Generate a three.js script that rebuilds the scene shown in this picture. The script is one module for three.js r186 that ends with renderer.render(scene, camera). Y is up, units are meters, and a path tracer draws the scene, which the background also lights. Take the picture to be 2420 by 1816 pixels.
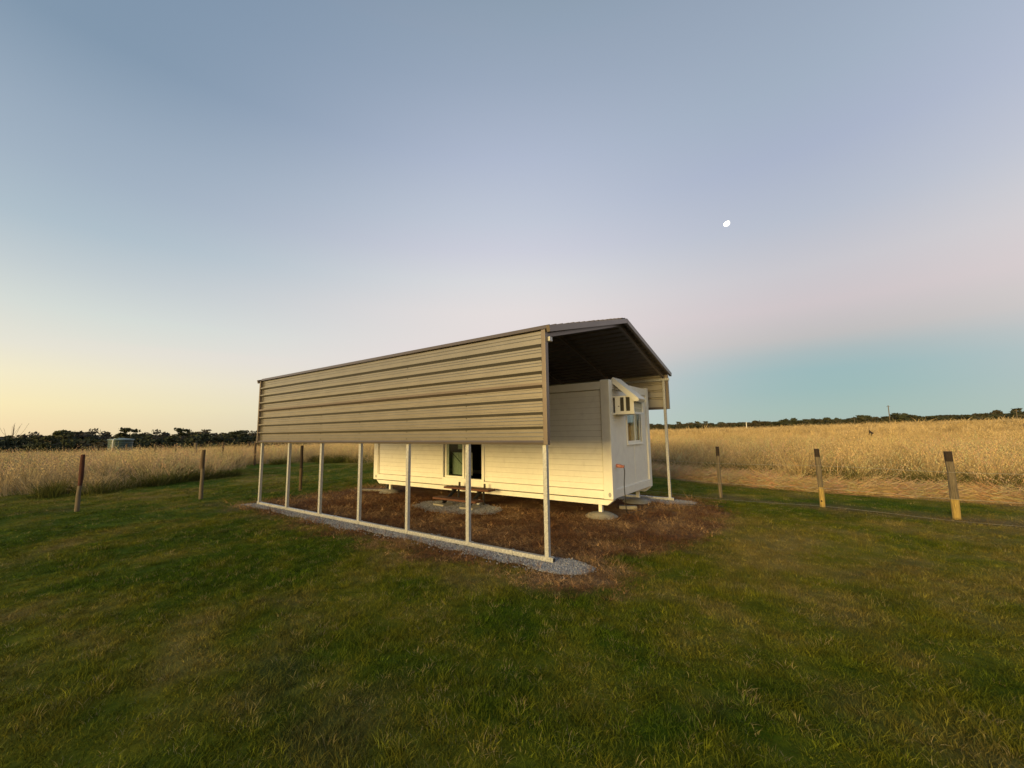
import * as THREE from 'three';
import { RoundedBoxGeometry } from 'three/addons/geometries/RoundedBoxGeometry.js';
import { mergeGeometries } from 'three/addons/utils/BufferGeometryUtils.js';
import { ImprovedNoise } from 'three/addons/math/ImprovedNoise.js';

// ---------------------------------------------------------------- camera
const scene = new THREE.Scene();
const camera = new THREE.PerspectiveCamera(85.88, 4 / 3, 0.05, 12000);
const CAM = new THREE.Vector3(2.8335, 1.6435, 4.6514);
camera.position.copy(CAM);
camera.rotation.order = 'YXZ';
camera.rotation.set(0.1177, 0.6266, -0.0137);

// ---------------------------------------------------------------- sky: clear dusk, sun just under the horizon at the photographer's back
const s2l = v => { v /= 255; return v <= 0.04045 ? v / 12.92 : ((v + 0.055) / 1.055) ** 2.4; };
const L = (r, g, b) => [s2l(r), s2l(g), s2l(b)].map(v => v * 1.07);
const SUN_AZ = 178;                                   // degrees to the left of -z
const SKY = [                                         // azimuth away from the sun, then elevation -> linear radiance
  [0, [[0, [2.7, 1.5, 0.40]], [4, [2.5, 1.55, 0.52]], [9, [1.75, 1.25, 0.58]], [16, [1.22, 1.05, 0.74]], [26, [0.74, 0.76, 0.73]], [38, [0.42, 0.48, 0.56]], [52, [0.25, 0.31, 0.40]], [90, [0.165, 0.23, 0.34]]]],
  [92, [[0, L(234, 210, 166)], [1, L(237, 214, 170)], [3.2, L(241, 226, 180)], [6, L(236, 227, 196)], [8.6, L(224, 221, 207)], [12.3, L(207, 213, 208)], [16, L(189, 199, 203)], [20, L(170, 186, 197)], [25, L(157, 173, 189)], [29, L(148, 165, 183)], [36, L(126, 147, 168)], [50, L(118, 139, 162)], [90, L(110, 128, 154)]]],
  [142, [[0, L(195, 200, 190)], [5, L(212, 207, 202)], [10, L(222, 212, 210)], [16.5, L(221, 214, 213)], [20.6, L(211, 211, 214)], [24.6, L(198, 200, 212)], [28.5, L(187, 194, 208)], [35.3, L(170, 180, 200)], [43, L(150, 164, 184)], [50, L(136, 153, 171)], [90, L(110, 128, 154)]]],
  [180, [[0, L(166, 185, 174)], [2, L(162, 184, 176)], [4.6, L(153, 181, 180)], [6.6, L(152, 180, 182)], [8.5, L(165, 181, 183)], [10.4, L(187, 185, 185)], [14, L(201, 192, 195)], [18, L(196, 194, 200)], [23.5, L(179, 186, 200)], [30, L(165, 175, 196)], [36, L(157, 171, 189)], [50, L(138, 153, 172)], [90, L(110, 128, 154)]]],
];
function ramp(rows, e) {
  if (e <= rows[0][0]) return rows[0][1];
  for (let i = 1; i < rows.length; i++) if (e <= rows[i][0]) {
    const t = (e - rows[i - 1][0]) / (rows[i][0] - rows[i - 1][0]), a = rows[i - 1][1], b = rows[i][1];
    return [0, 1, 2].map(k => a[k] + (b[k] - a[k]) * t);
  }
  return rows[rows.length - 1][1];
}
function skyColor(az, el) {                           // az: degrees left of -z
  let rel = Math.abs(((az - SUN_AZ + 540) % 360) - 180);
  el = Math.max(el, 0);
  const K = SKY.map(r => r[0]), V = SKY.map(r => ramp(r[1], el)), n = K.length;
  const slope = i => i === 0 || i === n - 1 ? [0, 0, 0] : [0, 1, 2].map(c => { const l = (V[i][c] - V[i - 1][c]) / (K[i] - K[i - 1]), r = (V[i + 1][c] - V[i][c]) / (K[i + 1] - K[i]); return l * r <= 0 ? 0.35 * (l + r) : 2 * l * r / (l + r); });
  for (let i = 1; i < n; i++) if (rel <= K[i]) {          // smooth from one bearing to the next
    const h = K[i] - K[i - 1], t = (rel - K[i - 1]) / h, a = slope(i - 1), b = slope(i), t2 = t * t, t3 = t2 * t;
    return [0, 1, 2].map(c => Math.max(0, (2 * t3 - 3 * t2 + 1) * V[i - 1][c] + (t3 - 2 * t2 + t) * h * a[c] + (3 * t2 - 2 * t3) * V[i][c] + (t3 - t2) * h * b[c]));
  }
  return ramp(SKY[3][1], el);
}
{
  const w = 1024, h = 512, d = new Float32Array(w * h * 4);
  for (let j = 0; j < h; j++) for (let i = 0; i < w; i++) {
    const phi = ((i + 0.5) / w - 0.5) * 2 * Math.PI, el = ((j + 0.5) / h - 0.5) * 180;
    const az = Math.atan2(-Math.cos(phi), -Math.sin(phi)) * 180 / Math.PI;
    const c = skyColor(az, el), o = (j * w + i) * 4;
    d[o] = c[0]; d[o + 1] = c[1]; d[o + 2] = c[2]; d[o + 3] = 1;
  }
  const t = new THREE.DataTexture(d, w, h, THREE.RGBAFormat, THREE.FloatType);
  t.mapping = THREE.EquirectangularReflectionMapping; t.magFilter = t.minFilter = THREE.LinearFilter; t.needsUpdate = true;
  scene.background = t; scene.environment = t;
}
// the after-glow: a broad soft warm source low in the west
const sun = new THREE.DirectionalLight(new THREE.Color(1.0, 0.72, 0.265), 5.0);
const sa = SUN_AZ * Math.PI / 180, se = 6.5 * Math.PI / 180;
sun.position.set(-Math.sin(sa) * Math.cos(se), Math.sin(se), -Math.cos(sa) * Math.cos(se)).multiplyScalar(60).add(new THREE.Vector3(-3, 0, -3));
sun.target.position.set(-3, 0, -3);
sun.castShadow = true; sun.shadow.radius = 44;
Object.assign(sun.shadow.camera, { left: -40, right: 40, top: 25, bottom: -25, near: 1, far: 160 });
scene.add(sun, sun.target);

const renderer = new THREE.WebGLRenderer({ antialias: true });
renderer.toneMapping = THREE.LinearToneMapping;
renderer.toneMappingExposure = 1.0;
renderer.shadowMap.enabled = true;

// ---------------------------------------------------------------- helpers
let seed = 12345;
const rnd = () => { seed = (seed + 0x6D2B79F5) | 0; let t = Math.imul(seed ^ (seed >>> 15), 1 | seed); t = (t + Math.imul(t ^ (t >>> 7), 61 | t)) ^ t; return ((t ^ (t >>> 14)) >>> 0) / 4294967296; };
const rr = (a, b) => a + (b - a) * rnd();
const PN = new ImprovedNoise();
const noise = (x, y, z = 0.37) => PN.noise(x + 31.7, y + 17.3, z);
const fbm = (x, y, o = 4) => { let s = 0, a = 0.5, f = 1; for (let i = 0; i < o; i++) { s += a * noise(x * f, y * f, i * 3.1 + 0.5); a *= 0.5; f *= 2.1; } return s; };
const sstep = (a, b, v) => { const t = Math.min(1, Math.max(0, (v - a) / (b - a))); return t * t * (3 - 2 * t); };
const mix = (a, b, t) => [a[0] + (b[0] - a[0]) * t, a[1] + (b[1] - a[1]) * t, a[2] + (b[2] - a[2]) * t];
const used = {};
const numbered = n => { used[n] = (used[n] ?? -1) + 1; return used[n] ? `${n}_${String(used[n]).padStart(3, '0')}` : n; };
function tag(o, label, category, group) { o.userData.label = label; o.userData.category = category; if (group) o.userData.group = group; return o; }
function thing(name, label, category, [x, y, z] = [0, 0, 0], turn = 0, group) {
  const o = new THREE.Group(); o.name = numbered(name); o.position.set(x, y, z); o.rotation.y = turn; scene.add(o); return tag(o, label, category, group);
}
function part(parent, name, geo, mat) {
  const m = new THREE.Mesh(geo, mat); m.name = name; m.castShadow = m.receiveShadow = true; parent.add(m); return m;
}
function top(name, geo, mat) { const m = part(scene, numbered(name), geo, mat); return m; }
function box(x0, x1, y0, y1, z0, z1, r = 0) {
  const w = x1 - x0, h = y1 - y0, d = z1 - z0;
  const g = r ? new RoundedBoxGeometry(w, h, d, 1, r) : new THREE.BoxGeometry(w, h, d);
  return g.translate((x0 + x1) / 2, (y0 + y1) / 2, (z0 + z1) / 2);
}
function flat(pos) { const g = new THREE.BufferGeometry(); g.setAttribute('position', new THREE.Float32BufferAttribute(pos, 3)); g.computeVertexNormals(); return g; }
// convex section [[y,z]...] pushed along x
function prismX(sec, x0, x1) {
  const p = [], n = sec.length;
  for (let i = 0; i < n; i++) {
    const a = sec[i], b = sec[(i + 1) % n];
    p.push(x0, a[0], a[1], x1, a[0], a[1], x1, b[0], b[1], x0, a[0], a[1], x1, b[0], b[1], x0, b[0], b[1]);
  }
  for (let i = 1; i < n - 1; i++) for (const [x, s] of [[x0, 1], [x1, 0]]) {
    const t = [sec[0], sec[i], sec[i + 1]]; if (s) t.reverse();
    for (const q of t) p.push(x, q[0], q[1]);
  }
  return flat(p);
}
function tube(pts, r, seg = 24, rad = 6) { return new THREE.TubeGeometry(new THREE.CatmullRomCurve3(pts.map(p => new THREE.Vector3(...p))), seg, r, rad); }
// a square tube between two points
function bar(a, b, w, h = w) {
  const A = new THREE.Vector3(...a), B = new THREE.Vector3(...b), d = B.clone().sub(A), len = d.length();
  const g = new THREE.BoxGeometry(w, h, len);
  const m = new THREE.Matrix4().lookAt(A, B, new THREE.Vector3(0, 1, 0));
  m.setPosition(A.add(B).multiplyScalar(0.5)); return g.applyMatrix4(m);
}
// profiled sheet: pts [[along, out]...] laid from `o` along `u` with outward `n`, pushed along x; thickness t
function sheet(pts, x0, x1, o, u, n, t = 0.003) {
  const P = (q, x, off) => [x, o[1] + u[1] * q[0] + n[1] * (q[1] + off), o[2] + u[2] * q[0] + n[2] * (q[1] + off)];
  const pos = [], quad = (a, b, c, d) => pos.push(...a, ...b, ...c, ...a, ...c, ...d);
  for (let i = 0; i < pts.length - 1; i++) {
    const a = pts[i], b = pts[i + 1];
    quad(P(a, x0, 0), P(a, x1, 0), P(b, x1, 0), P(b, x0, 0));
    quad(P(a, x0, -t), P(b, x0, -t), P(b, x1, -t), P(a, x1, -t));
    quad(P(a, x1, 0), P(a, x1, -t), P(b, x1, -t), P(b, x1, 0));
    quad(P(a, x0, -t), P(a, x0, 0), P(b, x0, 0), P(b, x0, -t));
  }
  const a = pts[0], b = pts[pts.length - 1];
  quad(P(a, x0, -t), P(a, x1, -t), P(a, x1, 0), P(a, x0, 0));
  quad(P(b, x0, 0), P(b, x1, 0), P(b, x1, -t), P(b, x0, -t));
  return flat(pos);
}
function dataTex(w, h, fn0, srgb, tile = true) {
  const edge = (u, m = 0.18) => u > 1 - m ? sstep(1 - m, 1, u) : 0;
  const fn = !tile ? fn0 : (u, v) => {
    const a = edge(u), b = edge(v); let c = fn0(u, v);
    if (a) c = mix(c, fn0(u - 1, v), a);
    if (b) { let d = fn0(u, v - 1); if (a) d = mix(d, fn0(u - 1, v - 1), a); c = mix(c, d, b); }
    return c;
  };
  const d = new Uint8Array(w * h * 4);
  for (let j = 0; j < h; j++) for (let i = 0; i < w; i++) { const c = fn(i / w, j / h, i, j), o = (j * w + i) * 4; d[o] = c[0]; d[o + 1] = c[1]; d[o + 2] = c[2]; d[o + 3] = 255; }
  const t = new THREE.DataTexture(d, w, h); t.wrapS = t.wrapT = THREE.RepeatWrapping; t.magFilter = THREE.LinearFilter; t.minFilter = THREE.LinearMipmapLinearFilter; t.generateMipmaps = true;
  if (srgb) t.colorSpace = THREE.SRGBColorSpace; t.needsUpdate = true; return t;
}
const l2s = v => { v = Math.min(1, Math.max(0, v)); return 255 * (v <= 0.0031308 ? v * 12.92 : 1.055 * v ** (1 / 2.4) - 0.055); };
const C = (r, g, b) => new THREE.Color().setRGB(r, g, b);
const matteMap = extra => new THREE.MeshPhysicalMaterial({ color: new THREE.Color(1, 1, 1), roughness: 1, specularIntensity: 0.12, side: THREE.DoubleSide, ...extra });
const mat = (c, rough = 0.8, extra = {}) => new THREE.MeshStandardMaterial({ color: c, roughness: rough, metalness: 0, side: THREE.DoubleSide, ...extra });
// box-projected uv in metres, so that patterns keep their size
function uvm(g, s = 1) {
  const p = g.attributes.position, n = g.attributes.normal, uv = new Float32Array(p.count * 2);
  for (let i = 0; i < p.count; i++) {
    const ax = Math.abs(n.getX(i)), ay = Math.abs(n.getY(i)), az = Math.abs(n.getZ(i));
    const [u, v] = ax > ay && ax > az ? [p.getZ(i), p.getY(i)] : ay > az ? [p.getX(i), p.getZ(i)] : [p.getX(i), p.getY(i)];
    uv[i * 2] = u * s; uv[i * 2 + 1] = v * s;
  }
  g.setAttribute('uv', new THREE.BufferAttribute(uv, 2)); return g;
}

// ---------------------------------------------------------------- materials
const grime = dataTex(256, 256, (u, v) => {             // faint dust and scuffs on the white paint
  const n = fbm(u * 7, v * 7, 5), k = Math.max(0, fbm(u * 9 + 9, v * 6, 4) - 0.2);
  const s = 247 + n * 10 - k * 34; return [s, s - 1 + n * 2, s - 4];
}, true);
const oilcan = dataTex(256, 256, (u, v) => { const k = 128 + 150 * fbm(u * 3, v * 5, 3); return [k, k, k]; });
const spangle = dataTex(256, 256, (u, v) => { const s = 205 + 45 * noise(u * 34, v * 34) + 24 * noise(u * 9, v * 9, 4); return [s, s, s + 2]; }, true);
const sheetMap = dataTex(256, 256, (u, v) => { const s = 236 + 20 * fbm(u * 4, v * 9, 4) + 8 * noise(u * 90, v * 90); return [s, s - 1, s - 2]; }, true);
const M = {
  white: mat(C(0.80, 0.78, 0.73), 0.5, { map: grime }),
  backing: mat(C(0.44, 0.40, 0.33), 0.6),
  sheet: mat(C(0.30, 0.283, 0.255), 0.28, { map: sheetMap, metalness: 0.72, bumpMap: oilcan, bumpScale: 0.002 }),
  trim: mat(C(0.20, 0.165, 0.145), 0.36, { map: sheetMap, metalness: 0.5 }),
  galv: mat(C(0.66, 0.665, 0.66), 0.46, { map: spangle, metalness: 0.35, roughnessMap: null }),
  concrete: mat(C(0.40, 0.37, 0.31), 0.95, { map: dataTex(256, 256, (u, v) => { const s = 225 + 50 * fbm(u * 9, v * 9, 5); return [s, s - 2, s - 8]; }, true) }),
  black: mat(C(0.012, 0.012, 0.012), 0.6),
  dark: mat(C(0.035, 0.03, 0.026), 0.7),
  timber: mat(C(0.16, 0.062, 0.033), 0.8, { map: dataTex(256, 256, (u, v) => { const s = 205 + 60 * fbm(u * 3, v * 60, 4); return [s, s - 3, s - 6]; }, true) }),
  glass: new THREE.MeshPhysicalMaterial({ color: C(0.86, 0.9, 0.88), roughness: 0.03, transmission: 1, thickness: 0, ior: 1.5, side: THREE.DoubleSide }),
  curtain: mat(C(0.62, 0.60, 0.52), 0.95),
  grey: mat(C(0.30, 0.31, 0.33), 0.6),
  pipe: mat(C(0.62, 0.63, 0.62), 0.5),
  red: mat(C(0.42, 0.16, 0.12), 0.55),
  coil: mat(C(0.12, 0.16, 0.12), 0.5, { metalness: 0.4 }),
  acwhite: mat(C(0.80, 0.78, 0.71), 0.42),
  vent: mat(C(0.07, 0.06, 0.05), 0.7),
  inside: mat(C(0.24, 0.20, 0.15), 0.9),
  tank: mat(C(0.024, 0.05, 0.045), 0.5),
  tankroof: mat(C(0.15, 0.21, 0.20), 0.45),
  wire: mat(C(0.30, 0.30, 0.28), 0.5, { metalness: 0.5 }),
};

// ---------------------------------------------------------------- ground
const AZ = (x, z) => Math.atan2(-x, -z) * 180 / Math.PI;
const HK = [[-180, 0], [-60, 1.6], [-30, 2.6], [-15, 2.25], [-6, 1.75], [5, 0.75], [20, 0.45], [40, -0.1], [60, -0.9], [75, -1.1], [100, -1.0], [150, 0], [180, 0]];
function terr(x, z) {
  const dx = x - CAM.x, dz = z - CAM.z, d = Math.hypot(dx, dz), a = AZ(dx, dz);
  let H = 0;
  for (let i = 1; i < HK.length; i++) if (a <= HK[i][0]) { const t = (a - HK[i - 1][0]) / (HK[i][0] - HK[i - 1][0]); H = HK[i - 1][1] + (HK[i][1] - HK[i - 1][1]) * t; break; }
  const w = H < 0 ? sstep(24, 95, d) : sstep(48, 175, d) - 0.06 * sstep(175, 260, d);
  return H * w + 0.16 * sstep(40, 90, d) * noise(x * 0.018, z * 0.018);
}
// edge of the mown lawn: outside it the long grass stands
const EDGE = [[-19, 26], [-17, 10], [-16.2, 3.6], [-15.3, 2.2], [-16.2, 0.45], [-17.6, -2.0], [-23.6, -5.6], [-22.5, -9.3], [-12, -12.2], [-2.7, -12.4], [0.2, -10.2], [2.7, -9.7], [6.4, -9.2], [15, -8.3], [26, -7.2], [26, 26]];
function inside(x, z) { let c = false; for (let i = 0, j = EDGE.length - 1; i < EDGE.length; j = i++) { const [xi, zi] = EDGE[i], [xj, zj] = EDGE[j]; if ((zi > z) !== (zj > z) && x < (xj - xi) * (z - zi) / (zj - zi) + xi) c = !c; } return c; }
function edgeDist(x, z) {                             // + inside the lawn
  let m = 1e9;
  for (let i = 0, j = EDGE.length - 1; i < EDGE.length; j = i++) {
    const [ax, az] = EDGE[j], [bx, bz] = EDGE[i], vx = bx - ax, vz = bz - az, t = Math.min(1, Math.max(0, ((x - ax) * vx + (z - az) * vz) / (vx * vx + vz * vz)));
    m = Math.min(m, Math.hypot(x - ax - vx * t, z - az - vz * t));
  }
  return inside(x, z) ? m : -m;
}
const rectDist = (x, z, x0, x1, z0, z1) => Math.max(x0 - x, x - x1, z0 - z, z - z1);
// how dead and brown the turf is round the shelter, 0..1
function deadMask(x, z) {
  const w = 0.75 * fbm(x * 0.9, z * 0.9, 4) + 0.6 * fbm(x * 3.5, z * 3.5, 3);
  let d = rectDist(x, z, -8.5, 0.55, -5.9, 0.34) + w;
  d = Math.min(d, Math.hypot((x - 0.6) / 0.62, (z + 2.8) / 2.2) - 1 + w, Math.hypot(x - 0.4, z - 0.0) - 0.52 + w);
  return 1 - sstep(-0.25, 0.55, d);
}
function trackMask(x, z) {                            // bare strip along the fence
  const zl = -6.35 + 0.12 * (x - 2.9) + 0.3 * noise(x * 0.5, 2.2);
  return sstep(0.75, 0.1, Math.abs(z - zl) + 0.9 * fbm(x * 1.1, z * 1.1, 3)) * sstep(-0.5, 1, x);
}
const GREEN = [0.056, 0.090, 0.005], OLIVE = [0.128, 0.128, 0.011], TAN = [0.205, 0.158, 0.042], DEAD = [0.130, 0.064, 0.032], DEADTAN = [0.235, 0.142, 0.068], STRAW = [0.36, 0.235, 0.11], DIRT = [0.115, 0.078, 0.045];
function lawnColor(x, z) {
  const n1 = fbm(x * 0.42, z * 0.42, 4), n2 = fbm(x * 1.7 + 40, z * 1.7, 4), n3 = fbm(x * 6 + 7, z * 6, 3);
  const side = sstep(-2, 8, x - z * 0.35);                                  // thinner, browner turf on the fence side
  const stripe = fbm((x * 0.5 + z * 0.87) * 0.35, (x * 0.87 - z * 0.5) * 1.9, 3) * sstep(1, -5, x);
  let t = 0.36 + n1 * 1.5 + n2 * 1.2 + stripe * 0.9 + 0.22 * side;
  let c = t < 0.5 ? mix(GREEN, OLIVE, Math.max(0, t) / 0.5) : mix(OLIVE, TAN, Math.min(1, (t - 0.5) / 0.62));
  c = mix(c, DIRT, 0.35 * sstep(0.12, 0.4, fbm(x * 0.9 + 13, z * 0.9 - 5, 3)));
  c = mix(c, DIRT, 0.6 * trackMask(x, z));
  const dm = deadMask(x, z);
  if (dm > 0) c = mix(c, mix(DEAD, DEADTAN, Math.min(1, Math.max(0, 0.28 + n2 * 1.6 + n3 * 0.7))), dm);
  const e = edgeDist(x, z);
  if (x > -9 && z < -6) c = mix(c, mix(STRAW, OLIVE, Math.max(0, n3)), sstep(1.0, 0.65, e + 0.5 * n2));
  return c.map(v => v * (1 + 0.28 * n3));
}
const GOLD = [0.46, 0.315, 0.135];
{
  // the whole plain, out to the horizon
  const rings = [0]; for (let r = 3; r < 6500; r *= 1.075) rings.push(r);
  const N = 180, pos = [], col = [], idx = [], uv = [];
  rings.forEach((r, i) => { for (let k = 0; k <= N; k++) {
    const a = k / N * 2 * Math.PI, x = CAM.x + r * Math.sin(a), z = CAM.z - r * Math.cos(a);
    pos.push(x, terr(x, z) - 0.05, z); uv.push(x / 3, z / 3);
    const t = 0.5 + fbm(x * 0.03, z * 0.03, 3), c = mix(GOLD, [0.26, 0.19, 0.07], Math.min(1, Math.max(0, t)) * 0.6);
    col.push(...c);
    if (i && k) { const A = (i - 1) * (N + 1) + k - 1, B = A + 1, D = i * (N + 1) + k - 1, E = D + 1; idx.push(A, B, D, B, E, D); }
  } });
  const g = new THREE.BufferGeometry(); g.setAttribute('position', new THREE.Float32BufferAttribute(pos, 3)); g.setAttribute('color', new THREE.Float32BufferAttribute(col, 3)); g.setAttribute('uv', new THREE.Float32BufferAttribute(uv, 2)); g.setIndex(idx); g.computeVertexNormals();
  const fieldTex = dataTex(512, 512, (u, v) => { const s = 200 + 70 * fbm(u * 12, v * 12, 4); return [s, s, s]; }, true);
  top('ground', g, matteMap({ vertexColors: true, map: fieldTex })).userData.kind = 'structure';

  // the mown lawn
  const X0 = -25, X1 = 25, Z0 = -19, Z1 = 25, T = 1024;
  const tex = dataTex(T, T, (u, v) => lawnColor(X0 + u * (X1 - X0), Z0 + v * (Z1 - Z0)).map(l2s), true, false);
  tex.wrapS = tex.wrapT = THREE.ClampToEdgeWrapping;
  const nx = 160, nz = 140, p2 = [], u2 = [], i2 = [];
  for (let j = 0; j <= nz; j++) for (let i = 0; i <= nx; i++) {
    const x = X0 + (X1 - X0) * i / nx, z = Z0 + (Z1 - Z0) * j / nz, e = Math.min(i, j, nx - i, nz - j);
    p2.push(x, e === 0 ? -0.2 : 0.022 * fbm(x * 0.8, z * 0.8, 3) * sstep(-0.3, 1.2, rectDist(x, z, -8.6, 0.7, -5.9, 0.4)), z); u2.push(i / nx, j / nz);
    if (i && j) { const a = (j - 1) * (nx + 1) + i - 1, b = a + 1, c = j * (nx + 1) + i - 1, d = c + 1; i2.push(a, c, b, b, c, d); }
  }
  const gl = new THREE.BufferGeometry(); gl.setAttribute('position', new THREE.Float32BufferAttribute(p2, 3)); gl.setAttribute('uv', new THREE.Float32BufferAttribute(u2, 2)); gl.setIndex(i2); gl.computeVertexNormals();
  const bump = dataTex(512, 512, (u, v) => { const s = 128 + 120 * fbm(u * 40, v * 40, 3); return [s, s, s]; }); bump.repeat.set(20, 18);
  top('lawn', gl, matteMap({ map: tex, bumpMap: bump, bumpScale: 0.03 })).userData.kind = 'structure';
}
const lawnY = () => 0;

// ---------------------------------------------------------------- carport
const CL = 8.17, EAVE = 3.01, RIDGE = 3.735, HB = 1.535, CW = 5.63, HB2 = 2.215, X1 = 0.015, X0 = -CL - 0.05;
{
  const t = thing('carport', 'open steel carport with ribbed beige side wall and dark gable roof over the cabin', 'carport');
  const PS = 0.06, n = 7;
  const px = i => -CL + 0.03 + (CL - 0.06) * i / (n - 1);
  for (const back of [0, 1]) {
    const z0 = back ? -CW : -PS, z1 = z0 + PS;
    part(t, 'base_rail', uvm(box(-CL - 0.03, 0.06, 0.012, 0.072, z0, z1, 0.006), 3), M.galv);
    for (const x of [-CL - 0.031, 0.0605]) part(t, 'rail_end_shade_plate', box(x - 0.0006, x + 0.0006, 0.018, 0.066, z0 + 0.006, z1 - 0.006), M.black);  // black plates on the solid rail ends, painting the shade of a hollow
    for (let i = 0; i < n; i++) {
      part(t, 'post', uvm(box(px(i) - PS / 2, px(i) + PS / 2, 0.072, EAVE - 0.16, z0, z1, 0.006), 3), M.galv);
      const foot = part(t, 'base_bracket', uvm(mergeGeometries([box(px(i) - 0.075, px(i) + 0.075, 0.0722, 0.0772, z0 - 0.004, z1 + 0.004), box(px(i) - 0.05, px(i) + 0.05, 0.022, 0.074, z1 + 0.0005, z1 + 0.005)]), 3), M.galv);
      part(foot, 'bolt_head', new THREE.CylinderGeometry(0.009, 0.009, 0.008, 6).rotateX(Math.PI / 2).translate(px(i) + 0.03, 0.048, z1 + 0.009), M.galv);
      if (i < n - 1) {
        const xm = (px(i) + px(i + 1)) / 2 + 0.12 * (i % 2 ? 1 : -1);
        part(t, 'anchor_clip', uvm(mergeGeometries([box(xm - 0.02, xm + 0.02, 0.0725, 0.0775, z0 - 0.003, z1 + 0.006), box(xm - 0.02, xm + 0.02, 0.0, 0.0724, z1 + 0.0005, z1 + 0.005)]), 3), M.galv);
      }
    }
    part(t, 'eave_beam', uvm(box(-CL - 0.06, 0.10, EAVE - 0.16, EAVE - 0.10, back ? -CW + 0.005 : -PS - 0.005, back ? -CW + PS + 0.005 : 0.005, 0.005), 3), M.galv);
  }
  // rafters of the seven frames
  const zr = -CW / 2;
  for (let i = 0; i < n; i++) for (const s of [0, 1])
    part(t, 'rafter', bar([px(i), EAVE - 0.07, s ? -CW + 0.03 : -0.03], [px(i), RIDGE - 0.065, zr], 0.055, 0.055), M.trim);
  // side walls of ribbed sheet
  const pan = (w, ribs, first, last) => {          // along the sheet: pans with two faint beads, trapezoid ribs
    const p = [[0, 0]];
    ribs.forEach((c, k) => {
      const s0 = k ? ribs[k - 1] + 0.03 : 0, s1 = c - 0.032;
      for (const f of [0.34, 0.67]) { const b = s0 + (s1 - s0) * f; if (s1 - s0 > 0.08) p.push([b - 0.006, 0], [b, 0.0016], [b + 0.006, 0]); }
      p.push([c - 0.040, 0], [c - 0.004, 0.047], [c + 0.018, 0.047], [c + 0.027, 0]);
    });
    const lastc = ribs[ribs.length - 1] + 0.03;
    if (w > lastc) { if (w - lastc > 0.08) for (const f of [0.34, 0.67]) { const b = lastc + (w - lastc) * f; p.push([b - 0.006, 0], [b, 0.0016], [b + 0.006, 0]); } p.push([w, 0]); }
    return p;
  };
  const ribY = [2.818, 2.64, 2.456, 2.272, 2.094, 1.914, 1.726];
  const up = [0, 1, 0], out = [0, 0, 1];
  const lowRibs = ribY.slice(4).reverse().map(y => y - HB), upRibs = ribY.slice(0, 4).reverse().map(y => y - 2.215);
  part(t, 'wall_sheet', uvm(sheet(pan(2.262 - HB, lowRibs), X0 + 0.01, X1, [0, HB, 0.012], up, out), 0.7), M.sheet);
  part(t, 'wall_sheet', uvm(sheet(pan(EAVE - 0.012 - 2.215, upRibs), X0 + 0.01, X1, [0, 2.215, 0.0165], up, out), 0.7), M.sheet);
  part(t, 'lap_flashing', uvm(prismX([[2.230, 0.02], [2.262, 0.064], [2.268, 0.0655], [2.298, 0.0645], [2.298, 0.02]], X0 + 0.01, X1 + 0.004), 0.7), M.trim);
  // trims round the wall
  part(t, 'wall_trim', uvm(box(X1 - 0.012, X1 + 0.05, HB - 0.052, EAVE - 0.01, -0.005, 0.070, 0.004), 0.7), M.trim);
  part(t, 'wall_trim', uvm(box(X0 - 0.035, X0 + 0.012, HB - 0.052, EAVE - 0.01, -0.005, 0.070, 0.004), 0.7), M.trim);
  part(t, 'bottom_trim', uvm(prismX([[HB - 0.05, 0.002], [HB - 0.05, 0.05], [HB - 0.02, 0.058], [HB + 0.004, 0.04], [HB + 0.004, 0.002]], X0 + 0.012, X1 - 0.012), 0.7), M.trim);
  // screws along the ribs at every frame
  const sc = [];
  for (let i = 0; i < n; i++) for (const y of ribY) sc.push(new THREE.CylinderGeometry(0.006, 0.007, 0.006, 6).rotateX(Math.PI / 2).translate(px(i), y - 0.048, 0.018));
  for (let i = 0; i < n; i++) sc.push(new THREE.CylinderGeometry(0.006, 0.007, 0.006, 6).rotateX(Math.PI / 2).translate(px(i), HB + 0.03, 0.016));
  part(t, 'screws', mergeGeometries(sc), M.dark).userData.kind = 'stuff';
  // far side wall: a shorter strip of sheet
  const bw = EAVE - 0.012 - HB2; // its inner face carries the pale backing coat
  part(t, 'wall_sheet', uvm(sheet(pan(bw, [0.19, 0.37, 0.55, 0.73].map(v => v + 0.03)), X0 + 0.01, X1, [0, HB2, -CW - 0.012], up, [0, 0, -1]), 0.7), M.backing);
  part(t, 'wall_trim', uvm(box(X1 - 0.012, X1 + 0.05, HB2 - 0.05, EAVE - 0.01, -CW - 0.066, -CW + 0.005, 0.004), 0.7), M.trim);
  part(t, 'wall_trim', uvm(box(X0 - 0.035, X0 + 0.012, HB2 - 0.05, EAVE - 0.01, -CW - 0.066, -CW + 0.005, 0.004), 0.7), M.trim);
  part(t, 'bottom_trim', uvm(box(X0 + 0.012, X1 - 0.012, HB2 - 0.055, HB2 + 0.004, -CW - 0.05, -CW - 0.002, 0.004), 0.7), M.trim);
  // roof sheets, ribs running along the building, four courses on each slope
  const run = CW / 2 + 0.07, rise = RIDGE - EAVE, len = Math.hypot(run, rise);
  for (const s of [1, -1]) {
    const zE = s > 0 ? 0.07 : -CW - 0.07;
    const u = [0, rise / len, -s * run / len], nn = [0, run / len, s * rise / len];
    const nc = 4, cw = len / nc;
    for (let k = 0; k < nc; k++) {
      const o = [0, EAVE + u[1] * cw * k + nn[1] * 0.004 * k, zE + u[2] * cw * k + nn[2] * 0.004 * k];
      const ribs = [0.09, 0.275, 0.46, 0.645].map(v => v * cw / 0.728);
      part(t, 'roof_sheet', uvm(sheet(pan(cw + 0.02, ribs), X0 - 0.10, 0.085, o, u, nn), 0.7), M.trim);
    }
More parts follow.
